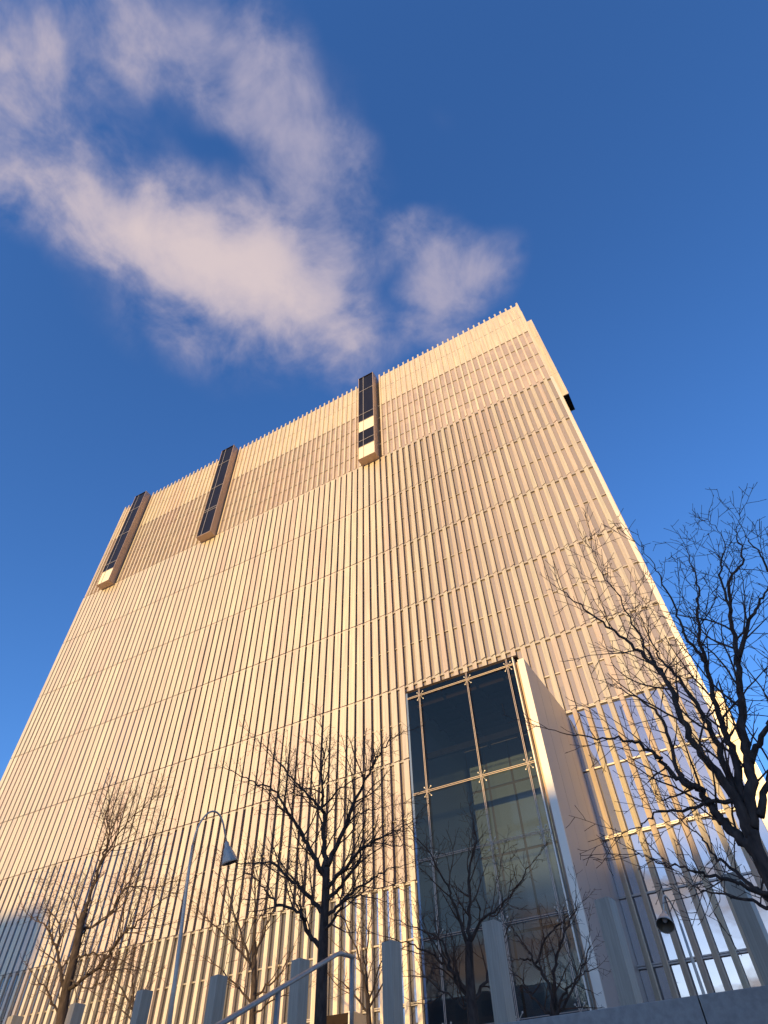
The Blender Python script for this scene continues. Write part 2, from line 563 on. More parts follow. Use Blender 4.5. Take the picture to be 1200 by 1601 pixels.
for i, x in enumerate(fx):
    if not in_bay(x):
        slim_fin(x, 41.02, 54.80, 0.15, 0.165)
    if x < PORT[0] - 0.1:
        slim_fin(x, TERR, 9.41, 0.20, 0.15)
    elif x > PORT[1] + 0.05 and i > 0:
        slim_fin(x, 9.45, 14.85, 0.205, 0.07, R(-33))
        slim_fin(x, TERR, 9.41, 0.205, 0.07, R(-33))

# panes: one for each cell between two fins
panes = []
for i in range(90):
    xa, xb = fx[i + 1], fx[i]
    xm = (xa + xb) / 2
    for j in range(len(Z_UP) - 1):
        if not in_bay(xm, 0.2):
            panes.append((xm, Z_UP[j + 1], Z_UP[j], 'upper'))
    for j in range(len(Z_MID) - 1):
        panes.append((xm, Z_MID[j + 1], Z_MID[j], 'frit'))
    for j in range(len(Z_LOW) - 1):
        if in_port(xm, 0.15):
            continue
        panes.append((xm, Z_LOW[j + 1], Z_LOW[j], 'lobby' if (xm > PORT[1] or Z_LOW[j] < 9.5) else 'frit'))
for z1, z0 in zip(Z_LOW[:-1], Z_LOW[1:]):
    for a, b in ((-4.69, fx[10] - 0.01), (fx[21] + 0.01, -9.96)):
        part(MB().box(a, b, 0.25, 0.27, z0 + 0.015, z1 - 0.015), 'edge_pane', M['lobby'])
panes.sort(key=lambda q: -px_size(q[0], (q[1] + q[2]) / 2) * (q[2] - q[1]) * (0.4 + 0.6 * smoothstep(-20, -9, q[0])))
GY = 0.24
GYK = {'upper': 0.19}
pc = {}
rest = {}
for n, (xm, z0, z1, kind) in enumerate(panes):
    h, wv_ = z1 - z0 - 0.03, PITCH - 0.016
    if n < 300:
        key = (round(h, 2), kind)
        if key not in pc:
            pc[key] = MB().box(-wv_ / 2, wv_ / 2, 0, 0.02, 0, key[0]).mesh('glass_pane', M[kind])
        place('glass_pane', pc[key], Vector((xm, GYK.get(kind, GY), z0 + 0.015)) - OFF, bld,
              (R(random.uniform(-0.25, 0.25)), 0, R(random.uniform(-0.35, 0.35))))
    else:
        rest.setdefault(kind, MB()).box(xm - wv_ / 2, xm + wv_ / 2, GYK.get(kind, GY), GYK.get(kind, GY) + 0.02, z0 + 0.015, z0 + 0.015 + h)
for kind, mb in rest.items():
    tag(part(mb, 'glass_field', M[kind]), kind='stuff')

# solid parapet panels behind the crown fins
for i in range(90):
    xm = (fx[i] + fx[i + 1]) / 2
    if in_bay(xm, 0.2):
        continue
    for z0, z1 in ((49.2, 52.1), (52.1, 54.55)):
        key = round(z1 - z0, 2)
        if ('p', key) not in pc:
            pc[('p', key)] = MB().box(-PITCH / 2 + 0.005, PITCH / 2 - 0.005, 0, 0.03, 0.02, key - 0.02).mesh('parapet_panel', M['panel'])
        place('parapet_panel', pc[('p', key)], Vector((xm, 0.135, z0)) - OFF, bld)

# horizontal transoms: continuous rails between the glass and the fins


def spans(z):
    """x ranges of the facade free of bays and vestibule at height z"""
    r = [(XL, XR)]
    cuts = list(BAYS) if z > BAYZ + 0.1 else []
    if z < 14.8:
        cuts = cuts + [PORT]
    for a, b in cuts:
        nr = []
        for p, q in r:
            if b <= p or a >= q:
                nr.append((p, q))
            else:
                if a > p:
                    nr.append((p, a))
                if b < q:
                    nr.append((b, q))
        r = nr
    return r


major = {41.0, 35.5, 29.9, 24.4, 19.0, 14.87, 9.43, 5.32}
for z in sorted(set(Z_UP + Z_MID + Z_LOW[:-1])):
    for a, b in spans(z):
        if z > 41.5:
            part(MB().box(a, b - 0.02, 0.125, 0.18, z - 0.03, z + 0.03), 'transom', M['transom'])
        elif z in major:
            part(MB().box(a, b - 0.02, 0.13, 0.23, z - 0.055, z - 0.008), 'transom', M['transom'])
            part(MB().box(a, b - 0.02, 0.14, 0.23, z + 0.012, z + 0.055), 'transom', M['transom'])
        else:
            part(MB().box(a, b - 0.02, 0.165, 0.23, z - 0.03, z + 0.03), 'transom', M['transom'])

# corner trims and the plain side elevations
part(MB().box(0.93, XR, 0.03, 0.455, TERR, 54.55), 'corner_trim', M['trim'])
part(MB().box(XL - 0.12, XL + 0.12, 0.05, 0.455, TERR, 54.55), 'corner_trim', M['trim'])
side = MB()
for yk in range(88):
    y = 0.8 + yk * 0.537
    for zi in range(9):
        z0 = TERR + 0.02 + zi * 5.87
        if not (2.0 < y < 3.75):
            side.box(XR + 0.02, XR + 0.06, y - 0.14, y + 0.14, z0, z0 + 5.8)
        side.box(XL - 0.10, XL - 0.06, y - 0.14, y + 0.14, z0, z0 + 5.8)
tag(part(side, 'side_fin_field', M['fin']), kind='stuff')

# dark canopy over a service door at the foot of the wall
part(MB().box(-16.6, -15.2, -1.4, -0.02, 4.75, 5.06), 'door_canopy', M['soffit'])
part(MB().box(-15.19, -15.05, -1.4, -0.02, TERR, 5.10), 'canopy_side', M['trim'])


# ------------------------------------------------------------------ bay windows
def bay(x0, x1, rows, label, mull=0.32):
    """rows: list of (z0, z1, material key)"""
    yo = -0.74
    b = empty('bay_window', Vector(((x0 + x1) / 2, 0, BAYZ)) - OFF, bld)
    tag(b, label)
    ox, oz = (x0 + x1) / 2, BAYZ
    zt = 54.5 - oz
    a, c = x0 - ox, x1 - ox

    def p(mb, name, mat):
        return mb.build(name, mat, b)
    p(MB().box(a, a + 0.05, yo, 0.45, 0, zt), 'side_panel', M['shade_brown'])
    for k in range(3):
        p(MB().box(c - 0.05, c, yo, 0.45, zt * k / 3 + (0.012 if k else 0), zt * (k + 1) / 3), 'side_panel', M['shade_brown'])
    p(MB().box(a + 0.051, c - 0.051, yo + 0.002, 0.45, 0, 0.06), 'bottom_panel', M['shade_brown'])
    p(MB().box(a + 0.051, c - 0.051, yo + 0.002, 0.45, zt - 0.06, zt), 'top_panel', M['soffit'])
    p(MB().box(a + 0.051, c - 0.051, 0.2, 0.45, 0.062, zt - 0.062), 'back_wall', M['soffit'])
    xm = a + (c - a) * mull
    p(MB().box(xm - 0.02, xm + 0.02, yo + 0.03, yo + 0.12, 0.062, zt - 0.062), 'mullion', M['transom'])
    for z0, z1, mk in rows:
        for q0, q1 in ((a + 0.055, xm - 0.022), (xm + 0.022, c - 0.055)):
            p(MB().box(q0, q1, yo + 0.07, yo + 0.09, z0 - oz + 0.03, z1 - oz - 0.03), 'blind_panel' if mk == 'cream' else 'pane', M[mk])
        if z0 > oz + 0.1:
            p(MB().box(a + 0.052, c - 0.052, yo + 0.04, yo + 0.13, z0 - oz - 0.025, z0 - oz + 0.025), 'transom', M['transom'])
    return b


G = 'bayglass'
bay(*BAYS[0], [(51.9, 54.44, G), (47.7, 51.9, G), (46.55, 47.7, G), (44.9, 46.55, 'cream'), (43.5, 44.9, G), (42.6, 43.5, G), (40.92, 42.6, 'cream')],
    'projecting bay window with two pale blinds drawn, nearest the right corner')
bay(*BAYS[1], [(51.9, 54.44, G), (47.9, 51.9, G), (44.6, 47.9, G), (44.3, 44.6, G), (40.92, 44.3, G)],
    'projecting bay window with dark panes, second from the left corner')
bay(*BAYS[2], [(51.9, 54.44, G), (47.9, 51.9, G), (43.6, 47.9, G), (42.6, 43.6, G), (40.92, 42.6, 'cream')],
    'projecting bay window with one pale blind, beside the left corner')
# the bay on the right-hand elevation shows its front side past the corner
eb = empty('bay_window', Vector((1.2, 2.06, BAYZ)) - OFF, bld)
tag(eb, 'bay window on the right-hand side wall, seen edge-on past the corner')
for k in range(4):
    h = (54.5 - BAYZ) / 4
    MB().box(-0.04, 0.52, 0, 0.05, h * k + (0.015 if k else 0.05), h * (k + 1)).build('side_panel', M['panel'], eb)
MB().box(-0.04, 0.50, 0.055, 1.58, 0.0, 0.06).build('bottom_panel', M['soffit'], eb)
MB().box(-0.04, 0.50, 0.055, 1.58, 13.55, 13.65).build('top_panel', M['shade_brown'], eb)
MB().box(0.49, 0.51, 0.06, 1.57, 0.07, 13.54).build('pane', M[G], eb)
MB().box(-0.04, 0.52, 1.585, 1.63, 0.0, 13.65).build('side_panel', M['shade_brown'], eb)

# ------------------------------------------------------------------ entrance vestibule
YP = -5.65
pv = empty('entrance_vestibule', Vector((-7.3, YP, TERR)) - OFF, bld)
tag(pv, 'tall projecting glass entrance box with dark ceiling and pale metal blade wall')
PO = Vector((-7.3, YP, TERR))


def pp(mb, name, mat, **kw):
    o = mb.build(name, mat, pv, **kw)
    o.location = -PO
    return o


GX = [-9.86, -9.27, -7.12, -5.38, -5.15]
GZ = [TERR + 0.02, 3.41, 5.66, 7.91, 10.16, 14.13, 14.43]
for i in range(4):
    for j in range(6):
        pp(MB().box(GX[i] + 0.006, GX[i + 1] - 0.006, YP, YP + 0.018, GZ[j] + 0.006, GZ[j + 1] - 0.006), 'glass_pane', M['clear'])
for j in range(1, 6):
    for dz_ in (-0.026, 0.026):
        pp(MB().tube([(GX[0], YP - 0.05, GZ[j] + dz_), (GX[4], YP - 0.05, GZ[j] + dz_)], 0.012, 8), 'transom', M['portal_rod'])
for i in range(1, 4):
    for dx_ in (-0.022, 0.022):
        pp(MB().tube([(GX[i] + dx_, YP - 0.09, GZ[0]), (GX[i] + dx_, YP - 0.09, GZ[6])], 0.011, 8), 'mullion', M['portal_rod'])
for i in range(1, 4):
    for j in range(1, 6):
        sp = MB()
        for sx in (-1, 1):
            for sz in (-1, 1):
                c = Vector((GX[i] + sx * 0.13, YP - 0.012, GZ[j] + sz * 0.17))
                sp.tube([(GX[i], YP - 0.05, GZ[j]), (c.x, c.y, c.z)], 0.011, 5)
                sp.lathe([(0.0, 0.02), (0.026, 0.016), (0.026, -0.008), (0.0, -0.008)], c + Vector((0, 0.005, 0)), (0, -1, 0), 10)
        pp(sp, 'spider_fitting', M['lamp'])
pp(MB().box(-5.145, -5.10, YP - 0.05, YP + 0.20, TERR + 0.01, 14.46), 'edge_frame', M['trim'])
pp(MB().box(-5.098, -4.952, YP + 0.30, YP + 0.36, TERR + 0.01, 14.40), 'recess_panel', M['shade_brown'])
# blade wall, its head rising slightly towards the building
npan = 4
for k in range(npan):
    ya = YP + (0.45 - YP) * k / npan + (0.022 if k else 0.052)
    yb = YP + (0.45 - YP) * (k + 1) / npan
    za, zb = 14.28 + 0.62 * k / npan, 14.28 + 0.62 * (k + 1) / npan
    b = MB()
    b.v = [(-4.95, ya, TERR), (-4.70, ya, TERR), (-4.70, yb, TERR), (-4.95, yb, TERR), (-4.95, ya, za), (-4.70, ya, za), (-4.70, yb, zb), (-4.95, yb, zb)]
    b.f = [(0, 3, 2, 1), (4, 5, 6, 7), (0, 1, 5, 4), (1, 2, 6, 5), (2, 3, 7, 6), (3, 0, 4, 7)]
    pp(b, 'blade_panel', M['blade'])
pp(MB().box(-4.952, -4.697, YP, YP + 0.05, TERR + 0.005, 14.285), 'blade_edge', M['trim'])  # front strip of the same blade, left paler as its sunlit edge
pp(MB().box(-9.95, -9.87, YP + 0.03, 0.2, TERR + 0.01, 14.46), 'side_wall', M['hall'])
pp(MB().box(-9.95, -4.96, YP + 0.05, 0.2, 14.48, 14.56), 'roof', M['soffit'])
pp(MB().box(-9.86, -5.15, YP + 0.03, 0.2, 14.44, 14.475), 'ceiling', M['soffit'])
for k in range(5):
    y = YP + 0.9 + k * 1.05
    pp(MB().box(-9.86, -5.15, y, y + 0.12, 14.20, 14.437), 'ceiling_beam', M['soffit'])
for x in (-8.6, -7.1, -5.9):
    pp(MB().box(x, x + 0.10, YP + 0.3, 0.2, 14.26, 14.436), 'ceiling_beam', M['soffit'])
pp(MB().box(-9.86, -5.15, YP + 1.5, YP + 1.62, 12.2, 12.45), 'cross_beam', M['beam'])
# the inner wall of the vestibule: grey panes in a dark grid
HX = [-9.86, -8.9, -7.75, -6.6, -5.45, -4.96]
HZ = [TERR + 0.02, 4.2, 6.95, 9.7, 12.45, 14.43]
for i in range(5):
    for j in range(5):
        pp(MB().box(HX[i] + 0.05, HX[i + 1] - 0.05, 0.18, 0.20, HZ[j] + 0.05, HZ[j + 1] - 0.05), 'inner_pane', M['hall'])
pp(MB().box(-9.86, -4.96, 0.21, 0.44, TERR + 0.02, 14.43), 'inner_wall', M['wall'])

# a second, smaller entrance blade stands off the right-hand elevation
ew = empty('side_entrance_blade', Vector((1.2, 2.0, TERR)) - OFF, bld)
for k in range(4):
    y = 2.0
    MB().box(-0.03, 0.52, 0.0, 0.3, 3.37 * k + (0.012 if k else 0.0), 3.37 * (k + 1)).build('blade_panel', M['panel'], ew)

# ------------------------------------------------------------------ steel posts along the terrace edge
BOL_Y = -17.18
bol_mesh = MB().box(-0.095, 0.095, -0.095, 0.095, 0, 1.10).mesh('steel_post', M['steel'])
NB = 9
labels = ['square steel post nearest the right edge, in front of the big bare tree',
          'square steel post right of the glass entrance, beside its pale blade wall',
          'square steel post standing in front of the glass entrance',
          'square steel post just right of the handrail end',
          'square steel post behind the handrail, left of the central dark trunk',
          'square steel post left of the handrail, beside the thin brown tree',
          'square steel post just left of the tall curved lamp pole',
          'square steel post right beside the leftmost tree trunk',
          'square steel post left of the leftmost tree trunk, barely showing']
for kx in range(NB):
    o = bpy.data.objects.new('steel_post', bol_mesh)
    o.location = (-0.25 - 1.505 * kx, BOL_Y, TERR + 0.002)
    o.rotation_euler = (0, 0, R(-13))
    col.objects.link(o)
    bv = o.modifiers.new('bevel', 'BEVEL')
    bv.width = 0.006
    bv.segments = 2
    tag(o, labels[kx], 'bollard', 'steel posts along the terrace edge')

# ------------------------------------------------------------------ handrail of the stair
hr = empty('handrail', (-5.0, -18.0, TERR))
tag(hr, 'grey steel handrail climbing the stair, in front of the central tree', 'handrail')
HO = Vector((-5.0, -18.0, TERR))


def hp(mb, name):
    o = mb.build(name, M['rail'], hr, smooth=True)
    o.location = -HO
    return o


pA = at(345, 1601, 5.79)
pB = at(530, 1490, 7.86)
pC = at(553, 1496, 8.20)
pA.x = pB.x = pC.x = -5.0
dirn = (pA - pB).normalized()
p0 = pA + dirn * 3.2
mid = [pB - (pB - pA).normalized() * 0.08, pB + Vector((0, 0.03, 0.004)), pB + (pC - pB).normalized() * 0.08]
hp(MB().tube([p0, pA] + mid + [pC], 0.026, 12), 'rail')


def stair_z(y):
    """tread height at y"""
    i = math.floor((y - (-17.30 - run * NSTEP)) / run)
    i = min(max(i, -1), NSTEP - 1)
    return LOW + 0.12 + rise * (i + 1)


for q in (pC - Vector((0, 0.02, 0.01)), pA + (pB - pA) * 0.42, pA + dirn * 0.9, pA + dirn * 2.6):
    zb = stair_z(q.y)
    hp(MB().box(q.x - 0.012, q.x + 0.012, q.y - 0.03, q.y + 0.03, zb, q.z - 0.01), 'post')


# ------------------------------------------------------------------ street lamps
def lamp(base, top_z, arm_dir, reach, head_z, label, r=0.20, lean=(0, 0), rz=None):
    e = empty('street_lamp', base)
    tag(e, label, 'street lamp', 'curved-neck lamps on the plaza')
    h = top_z - base[2]
    ad = Vector(arm_dir).normalized()
    rr = reach / 2
    rz = rz or rr
    pts = [(0, 0, 0), (lean[0] * 0.4, lean[1] * 0.4, h * 0.35), (lean[0] * 0.85, lean[1] * 0.85, h * 0.68), (lean[0], lean[1], h - rz)]
    pts = [Vector(p) for p in pts]
    pole = MB().tube(pts, [0.048, 0.042, 0.034, 0.028], 12)
    pole.build('pole', M['lamp'], e, smooth=True)
    c = pts[-1] + ad * rr
    arc = [c + Vector((0, 0, 1)) * (rz * math.sin(a)) - ad * (rr * math.cos(a)) for a in [math.pi * 0.80 * k / 16 for k in range(0, 17)]]
    ax = (arc[-2] - arc[-1]).normalized()
    drop = (arc[-1].z - (head_z - base[2])) - 0.36
    if drop > 0.05:
        arc.append(arc[-1] - ax * drop)
    MB().tube(arc, 0.021, 10).build('neck', M['lamp'], e, smooth=True)
    hc = arc[-1] - ax * 0.02
    sh = MB().lathe([(0.02, 0.06), (0.05, 0.03), (0.055, -0.05), (0.09, -0.10), (r, -0.36), (r + 0.008, -0.40), (r - 0.002, -0.40), (0.085, -0.11), (0.0, -0.08)], hc, ax, 28)
    shade = sh.build('lamp_shade', M['lamp'], e, smooth=True)
    inn = MB().lathe([(r - 0.012, -0.395), (0.078, -0.13), (0.0, -0.12)], hc, ax, 28)
    inn.build('reflector', M['lampin'], shade, smooth=True)
    MB().lathe([(0.0, -0.13), (0.05, -0.14), (0.06, -0.22), (0.04, -0.27), (0.0, -0.285)], hc, ax, 16).build('bulb', M['bulb'], shade, smooth=True)
    return e


d1 = 10.5
b1 = at(270, 1601, d1)
t1 = at(296, 1345, d1)
a1 = at(322, 1268, d1)
h1 = at(355, 1338, d1)
hx = at(352, 1330, d1 + 0.7)
lamp((b1.x, CAM.y + d1, TERR + 0.002), 6.30, (hx.x - t1.x, 0.7, 0), math.hypot(hx.x - t1.x, 0.7) * 0.95, hx.z - 0.22,
     'slender curved-neck lamp left of the central dark tree', r=0.175, lean=(t1.x - b1.x, 0), rz=0.80)
d2 = 18.0
h2 = at(1058, 1480, d2)
lamp((h2.x + 0.12, h2.y + 1.0, TERR + 0.002), h2.z + 1.15, (-0.12, -1, 0), 1.0, h2.z + 0.2,
     'cone-headed lamp seen from below, in front of the right-hand lobby glass', r=0.195)

# ------------------------------------------------------------------ bare trees


def catmull(pts, n=5):
    out = []
    P = [pts[0] * 2 - pts[1]] + pts + [pts[-1] * 2 - pts[-2]]
    for i in range(1, len(P) - 2):
        a, b, c, d = P[i - 1], P[i], P[i + 1], P[i + 2]
        for k in range(n):
            t = k / n
            out.append(0.5 * ((2 * b) + (c - a) * t + (2 * a - 5 * b + 4 * c - d) * t * t + (3 * b - a - 3 * c + d) * t ** 3))
    out.append(P[-2])
    return out


def poly_len(p):
    return sum((p[i + 1] - p[i]).length for i in range(len(p) - 1))


def rand_perp(t, rng):
    a = Vector((rng.gauss(0, 1), rng.gauss(0, 1), rng.gauss(0, 1)))
    a -= t * a.dot(t)
    if a.length < 1e-5:
        a = t.orthogonal()
    return a.normalized()


def sprout(mb, rng, p, d, length, r, level, dens, tips):
    """a wandering side shoot and its own twigs"""
    seg = max(3, int(length / 0.11))
    pts, rad = [Vector(p)], [r]
    d = d.normalized()
    cur = Vector(p)
    for i in range(seg):
        d = (d + rand_perp(d, rng) * rng.uniform(0.05, 0.26) + Vector((0, 0, 0.045))).normalized()
        cur = cur + d * (length / seg)
        pts.append(cur.copy())
        rad.append(max(r * (1 - 0.7 * (i + 1) / seg), 0.0032))
    mb.tube(pts, rad, 5 if r > 0.012 else 3, cap=False)
    if level >= 3:
        if rng.random() < tips:   # bud at the tip
            mb.tube([pts[-1], pts[-1] + d * 0.02], [0.005, 0.002], 3, cap=False)
        return
    step = dens * (0.8 if level == 1 else 0.62)
    s = length * 0.16 + rng.random() * step
    seglen = length / seg
    sgn = rng.choice((-1, 1))
    base_perp = rand_perp(d, rng)
    while s < length * 0.98:
        i = min(int(s / seglen), seg - 1)
        f = s / seglen - i
        q = pts[i].lerp(pts[i + 1], f)
        t = (pts[i + 1] - pts[i]).normalized()
        pr = (base_perp * sgn + rand_perp(t, rng) * 0.8).normalized()
        sgn = -sgn
        an = R(rng.uniform(32, 66))
        nd = t * math.cos(an) + pr * math.sin(an)
        nl = (length - s) * rng.uniform(0.35, 0.75) + rng.uniform(0.05, 0.16)
        if level == 2:
            nl = min(nl, rng.uniform(0.07, 0.30))
        sprout(mb, rng, q, nd, nl, max(rad[i] * 0.66, 0.0042), level + 1, dens, tips)
        s += step * rng.uniform(0.6, 1.4)


def tree(label, d, base_px, trunk, limbs, r0, seed, spread=1.0, dens=0.23, orgn=(0, 0), sc=1.0, base_z=None, wiggle=0.02, maxl=1.3, ext=None, twig=1.0):
    rng = random.Random(seed)

    def P(q, dd):
        return at(orgn[0] + q[0] / sc, orgn[1] + q[1] / sc, dd)
    bz = TERR if base_z is None else base_z
    t0 = P(trunk[0], d)
    base = Vector((t0.x, t0.y, bz))
    e = empty('bare_tree', base)
    tag(e, label, 'tree', 'bare winter trees on the plaza')
    tk, cr = MB(), MB()
    tp = [P(q, d) for q in trunk]
    if tp[0].z > bz + 0.15:
        tp = [Vector((tp[0].x, tp[0].y, bz - 0.05)), Vector((tp[0].x, tp[0].y, bz + (tp[0].z - bz) * 0.5))] + tp
    sm = catmull(tp, 4)
    N = len(sm)
    tot = poly_len(sm)
    rad = []
    acc = 0
    for i in range(N):
        if i:
            acc += (sm[i] - sm[i - 1]).length
        f = acc / tot
        rad.append(r0 * (1.0 - 0.42 * f) * (1 + 0.45 * math.exp(-acc / 0.18)))
    tk.tube([p - base for p in sm], rad, 12)

    for li, lb in enumerate(limbs):
        pts_px, lr = lb[0], lb[1]
        off = lb[2] if len(lb) > 2 else rng.choice((-1, 1)) * rng.uniform(0.5, 1.3) * spread
        n = len(pts_px)
        lp = [P(q, d + off * (i / (n - 1)) ** 1.2) for i, q in enumerate(pts_px)]
        cs_ = catmull(lp, 6)
        ln = poly_len(cs_)
        pts = []
        for i, p in enumerate(cs_):
            w = wiggle if 0 < i < len(cs_) - 1 else 0
            pts.append(p + Vector((rng.gauss(0, w), rng.gauss(0, w), rng.gauss(0, w))))
        m = len(pts)
        rr = [max(lr * (1 - 0.88 * (i / (m - 1)) ** 0.8), 0.0045) for i in range(m)]
        cut = max(2, int(m * 0.55))
        rel = [p - base for p in pts]
        tk.tube(rel[:cut + 1], rr[:cut + 1], 8, cap=True)
        cr.tube(rel[cut:], rr[cut:], 5, cap=False)
        # side shoots
        s = ln * 0.10 + rng.random() * dens
        cum = [0]
        for i in range(m - 1):
            cum.append(cum[-1] + (rel[i + 1] - rel[i]).length)
        sgn = 1
        while s < ln:
            i = max(k_ for k_ in range(m - 1) if cum[k_] <= s)
            seg_l = max(cum[i + 1] - cum[i], 1e-6)
            q = rel[i].lerp(rel[i + 1], min((s - cum[i]) / seg_l, 1))
            tdir = (rel[i + 1] - rel[i]).normalized()
            side_ = tdir.cross(Vector((0.1, -1, 0.2))).normalized() * sgn
            sgn = -sgn
            pr = (side_ + rand_perp(tdir, rng) * 0.9).normalized()
            an = R(rng.uniform(28, 58))
            nd = tdir * math.cos(an) + pr * math.sin(an) + Vector((0, 0, 0.22))
            nl = min(maxl, (ln - s) * rng.uniform(0.25, 0.6) + rng.uniform(0.15, 0.4))
            nl *= 1.0 if s > ln * 0.25 else rng.uniform(0.3, 0.9)
            sprout(cr, rng, q, nd, nl, min(rr[i] * 0.55, 0.016) * twig + 0.001, 1, dens, 0.7)
            s += dens * rng.uniform(0.6, 1.4)
        # the limb's own tip breaks into a spray
        for k_ in range(3):
            tdir = (rel[-1] - rel[-3]).normalized()
            an = R(rng.uniform(8, 40))
            nd = tdir * math.cos(an) + rand_perp(tdir, rng) * math.sin(an)
            sprout(cr, rng, rel[-1], nd, rng.uniform(0.25, 0.6), 0.005, 2, dens, 0.7)
    tk.build('trunk', M['bark'], e, smooth=True)
    cr.build('crown', M['twig'], e)
    return e


C = (340, 1090)
tree('dark bare tree in the centre, its trunk behind the handrail', 11.0, None,
     [(575, 1700), (578, 1600), (590, 1300), (600, 1100), (605, 950)],
     [([(603, 960), (590, 800), (585, 640), (580, 500), (580, 300), (575, 110)], 0.062, 0.3),
      ([(610, 940), (690, 760), (760, 590), (850, 400), (950, 250), (1050, 190)], 0.055, 0.9),
      ([(600, 1010), (520, 870), (450, 730), (390, 640), (310, 520), (180, 460), (40, 395)], 0.055, -0.9),
      ([(590, 640), (480, 520), (380, 420), (270, 280), (180, 200)], 0.032, -0.5),
      ([(605, 1070), (720, 940), (790, 860), (900, 780), (1010, 740), (1100, 675)], 0.045, -0.7),
      ([(610, 1130), (700, 1030), (780, 920), (820, 820), (1000, 820), (1110, 840)], 0.040, 0.8),
      ([(590, 1200), (480, 1080), (390, 1000), (300, 920), (150, 925), (30, 905)], 0.048, 0.5),
      ([(575, 1400), (490, 1280), (460, 1200), (340, 1150), (250, 1060), (190, 990), (60, 1020)], 0.045, -1.0),
      ([(600, 1220), (720, 1110), (850, 1010), (950, 960), (1080, 920)], 0.036, 1.1),
      ([(600, 1310), (670, 1190), (740, 1120), (860, 1110), (950, 1150)], 0.032, -0.6),
      ([(700, 730), (800, 640), (900, 620), (1030, 590)], 0.022, 0.4),
      ([(590, 610), (700, 490), (800, 440), (870, 330)], 0.022, -0.4),
      ([(460, 1210), (450, 1080), (440, 960), (470, 830)], 0.018, -0.4)],
     0.118, 5, orgn=C, sc=3.556, dens=0.17)

C = (980, 880)
tree('big dark bare tree at the right edge, branches crossing the corner and sky', 7.0, None,
     [(800, 1800), (745, 1640), (700, 1540), (650, 1440), (615, 1360), (600, 1290)],
     [([(640, 1420), (560, 1330), (450, 1240), (395, 1150), (340, 1090), (240, 1000), (180, 780), (100, 680), (-20, 610)], 0.061, 0.5),
      ([(340, 1090), (220, 1020), (150, 940), (60, 870), (-60, 850), (-200, 840), (-380, 800)], 0.033, -0.6),
      ([(605, 1330), (530, 1160), (440, 1020), (330, 880), (260, 740), (190, 570), (60, 430), (-60, 330), (-180, 240), (-320, 130)], 0.057, -0.3),
      ([(190, 570), (130, 470), (60, 350), (-40, 160), (-150, 0), (-180, -160)], 0.020, 0.4),
      ([(595, 1300), (480, 1000), (400, 800), (320, 660), (210, 510), (140, 420), (60, 250)], 0.045, 0.8),
      ([(590, 1290), (520, 950), (450, 770), (390, 520), (340, 260), (340, 100), (290, -60)], 0.048, 0.6),
      ([(600, 1280), (590, 1000), (560, 800), (545, 620), (530, 440), (500, 260), (490, 100), (555, -20), (530, -140)], 0.061, 0.2),
      ([(380, 480), (300, 380), (250, 250), (160, 80), (120, 0), (40, -100)], 0.021, -0.4),
      ([(595, 960), (640, 860), (690, 740), (740, 560), (700, 380), (720, 200)], 0.037, -0.5),
      ([(640, 1220), (680, 1060), (740, 900), (800, 700), (820, 400)], 0.041, 0.5),
      ([(540, 450), (590, 280), (640, 180), (690, 80), (700, -60)], 0.028, 0.4),
      ([(500, 240), (440, 60), (470, -100), (390, -210)], 0.018, 0.3),
      ([(700, 80), (640, -40), (570, -130), (540, -230)], 0.016, -0.2),
      ([(530, 1150), (400, 1150), (280, 1190), (150, 1200), (80, 1260), (-20, 1300)], 0.025, 0.5),
      ([(745, 1640), (640, 1580), (540, 1500), (440, 1420), (330, 1300), (200, 1180)], 0.030, 0.7),
      ([(720, 1590), (560, 1560), (420, 1500), (300, 1480), (160, 1440), (60, 1400)], 0.025, -0.5),
      ([(760, 1680), (620, 1640), (480, 1600), (330, 1560), (230, 1480)], 0.021, 0.9)],
     0.108, 9, orgn=C, sc=3.077, dens=0.205, base_z=LOW + 0.12, wiggle=0.012, maxl=0.95, spread=0.8, twig=0.75)

C = (0, 1200)
tree('leftmost bare tree, its bark catching orange sunlight', 11.4, None,
     [(310, 1460), (325, 1375), (350, 1210), (390, 1050), (430, 850), (450, 780)],
     [([(450, 790), (470, 720), (530, 530), (580, 380), (580, 200), (580, 60)], 0.055, 0.4),
      ([(345, 1230), (300, 960), (230, 840), (140, 780)], 0.045, -0.5),
      ([(300, 960), (315, 850), (245, 740), (240, 660)], 0.025, 0.3),
      ([(390, 1060), (440, 880), (490, 850), (580, 790), (720, 560), (820, 370), (930, 200)], 0.04, 0.8),
      ([(365, 1190), (560, 1040), (620, 930), (740, 830), (850, 720), (1000, 630)], 0.042, -0.7),
      ([(400, 1030), (470, 1000), (580, 1010), (700, 1060), (820, 1110)], 0.026, 0.6),
      ([(325, 1340), (240, 1180), (160, 1090)], 0.028, -0.4),
      ([(540, 520), (640, 340), (760, 220), (860, 90)], 0.024, -0.5),
      ([(425, 860), (380, 700), (250, 600)], 0.022, 0.5),
      ([(580, 790), (690, 640), (820, 650), (930, 600), (1040, 500)], 0.022, 0.7),
      ([(370, 1140), (470, 1180), (600, 1100), (700, 1000)], 0.02, -0.8)],
     0.135, 21, orgn=C, sc=3.4286, dens=0.17)

